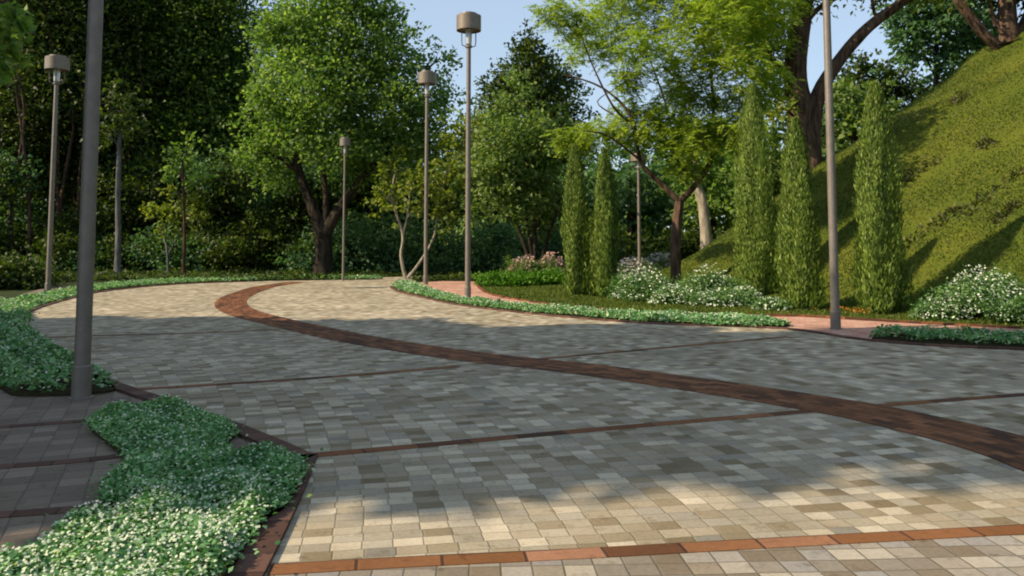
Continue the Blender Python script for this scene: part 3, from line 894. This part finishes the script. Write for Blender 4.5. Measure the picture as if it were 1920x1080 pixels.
# tree on the crest at the right edge
d = 30
x0 = P(1893, 120, d)[0]; b0 = np.array([x0, d, TZ(x0, d) - .15])
tree('tree', 'brown two-stemmed tree on the hill crest at the right edge', b0,
     [([b0, P(1893, 85, d), P(1888, 20, d), P(1892, -60, d)], .46, .26), stem(d, [(1860, 78), (1825, 40), (1790, -10), (1770, -70)], .24, .14, P(1893, 100, d)), stem(d, [(1915, 50), (1940, 0)], .2, .12, P(1892, 95, d)), stem(d, [(1865, 40), (1850, -20)], .10, .07, P(1888, 75, d))],
     pc([(1880, -80, 90), (1800, -90, 80), (1960, -40, 80), (1915, 20, 30, .5)], d, 1.2), L_dark, B_warm, (.28, .17), 1.8)

# trees behind the hill
def back(px, d, cl, lm, label, group='trees behind the hill', leaf=(.34, .21), k=1.9, bark=B_dark, hole=.2):
    b0 = gb(px, d)
    top = min(c[1] for c in cl)
    tree('tree', label, b0, [stem(d, [(px + 4, 400), (px, (top + 440) / 2), (px + 3, top + 30)], .3, .1, b0)], pc(cl, d, 1.5), lm, bark, leaf, k, group, hole=hole)
back(1755, 46, [(1700, 20, 45), (1760, 30, 60), (1820, 30, 55), (1725, 85, 48), (1790, 95, 60), (1850, 80, 50), (1740, -40, 70), (1830, -40, 70), (1700, 65, 35)], L_blue, 'blue green tree rising behind the upper slope of the hill')
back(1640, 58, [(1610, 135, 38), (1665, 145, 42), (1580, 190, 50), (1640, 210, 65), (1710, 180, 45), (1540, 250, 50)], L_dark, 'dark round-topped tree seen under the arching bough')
back(1600, 42, [(1590, 190, 36), (1635, 200, 40), (1570, 250, 45), (1625, 265, 45), (1590, 320, 45), (1680, 235, 36), (1545, 310, 35)], L_pale, 'pale green leafy tree between the big trunk and the lone cypress')
back(1450, 44, [(1450, 230, 42), (1420, 290, 45), (1470, 310, 40), (1400, 340, 45)], L_pale, 'pale green tree between the two middle cypresses')
back(1330, 40, [(1330, 305, 50), (1380, 330, 48), (1290, 340, 42), (1365, 380, 40), (1310, 390, 36)], L_mid, 'bushy mid green tree behind the forked lawn tree')
back(1180, 44, [(1160, 310, 50), (1215, 330, 50), (1120, 350, 50), (1180, 380, 50), (1240, 390, 45), (1090, 400, 50)], L_blue, 'blue green tree behind the short lamp post')
# pale leaning trunk
d = 34.5; x0 = P(1325, 415, d)[0]; b0 = np.array([x0, d, TZ(x0, d) - .05])
tree('tree', 'tree with pale leaning trunk just right of the forked lawn tree', b0,
     [stem(d, [(1318, 385), (1308, 350), (1300, 290)], .26, .15, b0)], pc([(1300, 250, 48), (1350, 270, 40), (1260, 280, 40)], d, 1.0), L_mid, B_pale, (.26, .16), 1.5)

# tree at the left edge hanging into the picture
d = 14; b0 = np.array([-10.9, 13.4, -.03])
tree('tree', 'lighter leafy branches hanging in at the top left corner', b0,
     [([b0, P(-210, 350, 13.5), P(-190, 150, 13.7), P(-150, 20, 13.9)], .20, .10)],
     pc([(-20, 30, 55), (20, 60, 40), (-40, 110, 50), (15, 120, 26), (-90, 40, 80), (-120, 130, 80), (30, 15, 30)], d, .5), L_mid, B_brown, (.20, .13), 1.6)

# ---------------------------------------------------------------- unseen trees added on the left, shaped to cast the shade on the road
def shade_tree(x, y, h, rx, ry, label, z0=1.5, lean=0.0):
    b0 = np.array([x, y, -.03]); cl = []
    nz = 7
    for i in range(nz):
        z = z0 + (h - z0) * (i + .5) / nz
        f = math.sin(math.pi * (.18 + .72 * (i + .5) / nz)) ** .4
        cl.append((np.array([x + rng.uniform(-.3, .3), y - lean * i / nz, z]), np.array([rx * f, ry * f, (h - z0) / nz * 1.05])))
    tree('tree', label, b0, [([b0, b0 + [0, 0, h * .5], b0 + [.2, 0, h * .85]], .35, .12)], cl, L_mid, B_brown, (.5, .36), 5.0, 'unseen shade trees added left of the road', limbs=False, spread=.06, rag=.3)
SHX = -15.5
rng = np.random.default_rng(21)
shade_tree(SHX, 4.05, 23, 2.8, 2.2, 'unseen tall shade tree added left of the view, closest to the camera', lean=3.4)
shade_tree(SHX - .4, 5.2, 21.0, 3.0, 2.0, 'unseen tall shade tree added left of the view, second in its row')
shade_tree(SHX, 7.3, 17.5, 3.0, 1.8, 'unseen tall shade tree added left of the view, third in its row')
shade_tree(SHX + .3, 9.7, 13.2, 2.6, 1.8, 'unseen tall shade tree added left of the view, fourth in its row')
shade_tree(SHX + .5, 12.0, 9.6, 2.4, 1.8, 'unseen shorter shade tree added left of the view, fifth in its row')
shade_tree(SHX + .8, 13.9, 6.4, 2.4, 1.6, 'unseen shorter shade tree added left of the view, farthest in its row')

# ---------------------------------------------------------------- shrubs and woodland masses
rng = np.random.default_rng(33)
def woodland():
    LV = Leaves()
    for i in range(150):
        px = rng.uniform(-250, 2150); d = rng.uniform(56, 75)
        top = np.interp(px, [-250, 480, 560, 760, 840, 880, 1060, 1110, 1160, 1500, 1600, 2150], [100, 120, 220, 240, 300, 300, 270, 290, 280, 260, 240, 150])
        py = rng.uniform(top + 50, 520)
        clump(LV, P(px, py, d), [2.6, 2.0, 2.2], nleaf(2.4, .62, .42, 1.8), .62, .42, 8, .2)
    for i in range(40):
        clump(LV, P(rng.uniform(530, 920), rng.uniform(320, 500), rng.uniform(44.5, 49)), [2.0, 1.2, 1.4], nleaf(1.6, .34, .22, 1.6), .34, .22, 8, .2)
    o = LV.build('woodland', [L_pale]); tag(o, 'hazy green mass of distant woodland behind the trees', 'woodland', None, 'stuff')
    LV = Leaves()
    for i in range(70):
        px = rng.uniform(-300, 560); d = rng.uniform(50, 55)
        clump(LV, P(px, rng.uniform(150, 500), d), [2.4, 1.6, 2.0], nleaf(2.1, .5, .32, 1.5), .5, .32, 8, .2)
    for i in range(26):
        d = rng.uniform(28, 36); px = rng.uniform(-160, 60); r = rng.uniform(.5, .9)
        clump(LV, P(px, rng.uniform(500, 530), d), [r * 1.3, r, r * .8], nleaf(r, .16, .1, 1.5), .16, .1, 8, .2, mat=0)
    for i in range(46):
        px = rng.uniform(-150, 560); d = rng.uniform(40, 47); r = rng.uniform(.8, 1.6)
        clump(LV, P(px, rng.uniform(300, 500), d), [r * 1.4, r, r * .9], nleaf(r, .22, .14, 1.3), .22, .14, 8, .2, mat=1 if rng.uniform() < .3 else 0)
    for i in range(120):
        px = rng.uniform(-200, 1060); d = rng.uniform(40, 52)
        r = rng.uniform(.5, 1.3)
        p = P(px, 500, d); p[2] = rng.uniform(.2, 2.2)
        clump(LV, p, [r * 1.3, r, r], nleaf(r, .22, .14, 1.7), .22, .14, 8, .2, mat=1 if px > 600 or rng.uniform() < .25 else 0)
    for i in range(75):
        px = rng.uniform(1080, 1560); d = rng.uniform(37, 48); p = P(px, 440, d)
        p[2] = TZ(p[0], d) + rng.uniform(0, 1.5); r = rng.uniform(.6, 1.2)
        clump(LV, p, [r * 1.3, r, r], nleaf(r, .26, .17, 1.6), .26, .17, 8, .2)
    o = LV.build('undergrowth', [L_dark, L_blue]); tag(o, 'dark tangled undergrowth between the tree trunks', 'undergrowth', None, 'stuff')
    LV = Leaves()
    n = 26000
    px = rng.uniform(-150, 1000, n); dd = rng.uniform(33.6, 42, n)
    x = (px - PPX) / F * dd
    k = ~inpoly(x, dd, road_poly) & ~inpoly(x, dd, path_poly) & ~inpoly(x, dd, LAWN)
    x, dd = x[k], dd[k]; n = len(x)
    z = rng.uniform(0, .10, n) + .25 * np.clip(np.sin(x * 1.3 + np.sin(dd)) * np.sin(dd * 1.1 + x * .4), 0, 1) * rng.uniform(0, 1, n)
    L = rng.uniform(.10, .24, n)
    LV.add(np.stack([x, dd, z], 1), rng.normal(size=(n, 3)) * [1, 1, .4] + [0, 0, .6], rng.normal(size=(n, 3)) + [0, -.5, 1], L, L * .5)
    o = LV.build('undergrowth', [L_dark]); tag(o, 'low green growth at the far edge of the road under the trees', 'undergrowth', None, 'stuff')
woodland()

def bush(name, px, py, d, rx, rz, leafm, label, group, petal=None, nf=0, leaf=(.07, .036), k=2.2, fs=.026, spike=False, cat='bush'):
    p = P(px, py, d); z0 = TZ(p[0], d) - .03
    base = np.array([p[0], d, z0])
    root = empty(name, base, label, cat, group)
    LV = Leaves()
    c = base + [0, 0, rz * .45]
    clump(LV, c, [rx * 1.05, rx * .8, rz * .5], nleaf((rx + rz) / 2, leaf[0], leaf[1], k), leaf[0], leaf[1], 7, .16, .6)
    # upright stems of leaves breaking the outline
    ns = int(60 * rx + 14)
    for i in range(ns):
        a = rng.uniform(0, 6.28); rr = rx * math.sqrt(rng.uniform(0, 1)) * 1.15
        hh = rz * (1.15 - .6 * (rr / rx) ** 2) * rng.uniform(.6, 1.3)
        m = 12
        t = np.linspace(.2, 1, m)
        pos = base + np.stack([rr * math.cos(a) + rng.normal(size=m) * .03, rr * math.sin(a) * .75 + rng.normal(size=m) * .03, hh * t], 1)
        LV.add(pos, rng.normal(size=(m, 3)) * [1, 1, .3] + [0, 0, .5], rng.normal(size=(m, 3)) * .5 + [0, 0, 1], leaf[0], leaf[1])
    LV.build('foliage', [leafm], root, base)
    nf = int(nf * 2.6)
    if petal:
        LP = Leaves()
        a = rng.uniform(0, 6.28, nf); rr = rx * np.sqrt(rng.uniform(0, 1, nf)) * 1.15
        top = rz * np.sqrt(np.clip(1.12 - (rr / rx) ** 2, .06, 1)) * rng.uniform(.5, 1.25, nf)
        pos = base + np.stack([rr * np.cos(a), rr * np.sin(a) * .78 - .05, top], 1)
        fn = norm(rng.normal(size=(nf, 3)) * .5 + [0, -.6, .9])
        t0 = norm(np.cross(fn, rng.normal(size=(nf, 3)))); t1 = np.cross(fn, t0)
        s = fs * rng.uniform(.7, 1.5, nf)
        for q in range(5):
            dd = t0 * math.cos(q * 1.2566) + t1 * math.sin(q * 1.2566)
            LP.add(pos, dd, fn, s, s * .8, 0, .1)
        o = LP.build('blossoms', [petal], root, base)
    return root

WG = 'white flowering bushes on the lawn'
bush('flower_bush', 1205, 545, 22.6, .78, .78, L_bush, 'white flowering bush beside the second cypress, left of the forked trunk', WG, M_white, 170)
bush('flower_bush', 1262, 560, 21.4, .62, .45, L_bush, 'low white flowering bush in front of the forked trunk', WG, M_white, 130)
bush('flower_bush', 1332, 545, 22.4, .70, .86, L_bush, 'tallest white flowering bush, right of the forked trunk', WG, M_white, 150)
bush('flower_bush', 1345, 570, 20.6, .62, .40, L_bush, 'low white flowering bush in front of the tallest one', WG, M_white, 130)
bush('flower_bush', 1395, 570, 20.8, .50, .42, L_bush, 'white flowering bush at the foot of the tall middle cypress', WG, M_white, 110)
bush('flower_bush', 1445, 575, 19.6, .42, .26, L_bush, 'smallest white flowering bush between the two middle cypresses', WG, M_white, 70)
bush('flower_bush', 1845, 580, 16.9, .82, .86, L_bush, 'large white flowering bush below the slope at the right edge', WG, M_white, 420, fs=.019)
bush('flower_bush', 1765, 595, 17.0, .55, .40, L_bush, 'low white flowering bush right of the broad lone cypress', WG, M_white, 130, fs=.019)
bush('flower_bush', 1915, 590, 16.0, .55, .60, L_bush, 'white flowering bush cut off by the right edge', WG, M_white, 120, fs=.019)
BG = 'bright green low shrubs'
bush('shrub', 935, 520, 30.2, .75, .48, L_bright, 'bright green low shrub at the left tip of the lawn', BG, leaf=(.12, .06), cat='shrub')
bush('shrub', 985, 515, 30.6, .80, .50, L_bright, 'bright green low shrub in front of the pink flowers', BG, leaf=(.12, .06), cat='shrub')
bush('shrub', 1030, 515, 31.0, .65, .55, L_bright, 'bright green low shrub left of the leftmost cypress', BG, leaf=(.12, .06), cat='shrub')
PG = 'pink flowering shrubs'
bush('flower_shrub', 985, 490, 32.5, .75, .92, L_mid, 'pink flowering shrub left of its twin, behind the bright low shrubs', PG, M_pink, 200, fs=.05, cat='shrub')
bush('flower_shrub', 1035, 490, 32.8, .65, 1.0, L_mid, 'pink flowering shrub beside the leftmost cypress', PG, M_pink, 180, fs=.05, cat='shrub')
LG = 'lavender flowering shrubs'
bush('flower_shrub', 1190, 450, 33.5, .9, .75, L_pale, 'greyish lavender shrub at the foot of the short lamp post', LG, M_lav, 260, fs=.06, cat='shrub')
bush('flower_shrub', 1240, 445, 34.5, .9, .75, L_pale, 'greyish lavender shrub just left of the forked lawn tree', LG, M_lav, 240, fs=.06, cat='shrub')

# ---------------------------------------------------------------- grass on lawn and hill
def lawn_grass():
    LV = Leaves()
    n = 230000
    px = rng.uniform(880, 2000, n); d = rng.uniform(15.5, 34, n) ** 1.0
    x = (px - PPX) / F * d
    k = inpoly(x, d, LAWN)
    x, d = x[k], d[k]
    # patchy growth: thin where the earth shows
    pt = np.sin(x * 1.7 + 2 * np.sin(d * .8)) + np.sin(d * 2.3 + x * .9)
    k = rng.uniform(size=len(x)) < np.clip(.75 + .3 * pt, .25, 1)
    x, d = x[k], d[k]; n = len(x)
    z = terrain(x, d) - .035
    L = rng.uniform(.035, .095, n)
    LV.add(np.stack([x, d, z], 1), rng.normal(size=(n, 3)) * .65 + [0, 0, .8], rng.normal(size=(n, 3)) * [.8, .8, .2] + [-.45, -.4, .75], L, L * .42, 0, .05)
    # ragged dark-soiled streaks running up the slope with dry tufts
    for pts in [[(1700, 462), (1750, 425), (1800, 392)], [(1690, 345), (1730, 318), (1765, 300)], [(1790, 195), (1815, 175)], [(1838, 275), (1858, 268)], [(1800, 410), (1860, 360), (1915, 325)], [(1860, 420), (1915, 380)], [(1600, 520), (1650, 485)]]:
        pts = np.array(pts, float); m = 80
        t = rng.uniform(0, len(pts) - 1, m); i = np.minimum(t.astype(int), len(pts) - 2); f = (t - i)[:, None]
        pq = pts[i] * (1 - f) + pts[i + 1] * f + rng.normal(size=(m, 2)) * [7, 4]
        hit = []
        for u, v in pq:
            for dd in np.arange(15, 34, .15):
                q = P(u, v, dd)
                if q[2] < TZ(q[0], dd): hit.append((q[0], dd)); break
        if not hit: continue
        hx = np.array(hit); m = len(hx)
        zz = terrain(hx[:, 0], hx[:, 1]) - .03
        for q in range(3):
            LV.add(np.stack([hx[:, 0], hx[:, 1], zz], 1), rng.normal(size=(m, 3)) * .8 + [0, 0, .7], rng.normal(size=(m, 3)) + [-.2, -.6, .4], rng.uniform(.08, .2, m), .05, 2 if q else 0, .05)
    # a few orange and pale blooms
    f = G(1608, 590); m = 40
    pos = f + rng.normal(size=(m, 3)) * [.35, .12, 0] + np.stack([np.zeros(m), np.full(m, .25), rng.uniform(.03, .14, m)], 1)
    for q in range(4):
        LV.add(pos, rng.normal(size=(m, 3)), rng.normal(size=(m, 3)) + [0, -.5, 1], .035, .03, 1)
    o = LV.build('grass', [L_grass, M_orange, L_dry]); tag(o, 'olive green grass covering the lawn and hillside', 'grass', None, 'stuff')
lawn_grass()

# ---------------------------------------------------------------- light, sky, camera
AZ = R(-106)                       # direction of the sun seen from above, clockwise from +Y
EL = R(36)
W = bpy.data.worlds.new('World'); S.world = W; W.use_nodes = True
nt = W.node_tree; bg = nt.nodes['Background']
sky = nt.nodes.new('ShaderNodeTexSky'); sky.sky_type = 'NISHITA'; sky.sun_disc = False
sky.sun_elevation = EL; sky.sun_rotation = AZ; sky.air_density = 1.0; sky.dust_density = 1.0; sky.ozone_density = 3.0
veil = nt.nodes.new('ShaderNodeMix'); veil.data_type = 'RGBA'; veil.inputs[0].default_value = .5   # thin bright overcast veil
veil.inputs[7].default_value = (3.95, 4.7, 5.4, 1); nt.links.new(sky.outputs[0], veil.inputs[6]); nt.links.new(veil.outputs[2], bg.inputs[0]); bg.inputs[1].default_value = 0.115

sun = bpy.data.lights.new('sun', 'SUN'); sun.energy = 5.0; sun.angle = R(0.53); sun.color = (1.0, .82, .58)
so = bpy.data.objects.new('sun', sun); COL.objects.link(so)
sd = Vector((math.sin(AZ) * math.cos(EL), math.cos(AZ) * math.cos(EL), math.sin(EL)))
so.rotation_euler = sd.to_track_quat('Z', 'Y').to_euler()
so.location = sd * 60

cam = bpy.data.cameras.new('camera'); co = bpy.data.objects.new('camera', cam); COL.objects.link(co)
co.location = (0, 0, CAMZ); co.rotation_euler = (R(90) + PITCH, 0, 0)
cam.sensor_width = 36.0; cam.lens = F / 1920 * 36.0
cam.shift_y = -(540 - PPY) / 1920.0
cam.clip_end = 3000; cam.clip_start = .05
S.camera = co

S.view_settings.view_transform = 'Standard'; S.view_settings.look = 'None'
S.view_settings.exposure = 0.62; S.view_settings.gamma = 1.0; S.view_settings.use_curve_mapping = False
S.render.engine = 'CYCLES'
c = S.cycles
c.use_denoising = True
c.max_bounces = 6; c.diffuse_bounces = 3; c.glossy_bounces = 2; c.transmission_bounces = 4; c.transparent_max_bounces = 4
c.filter_width = 2.0
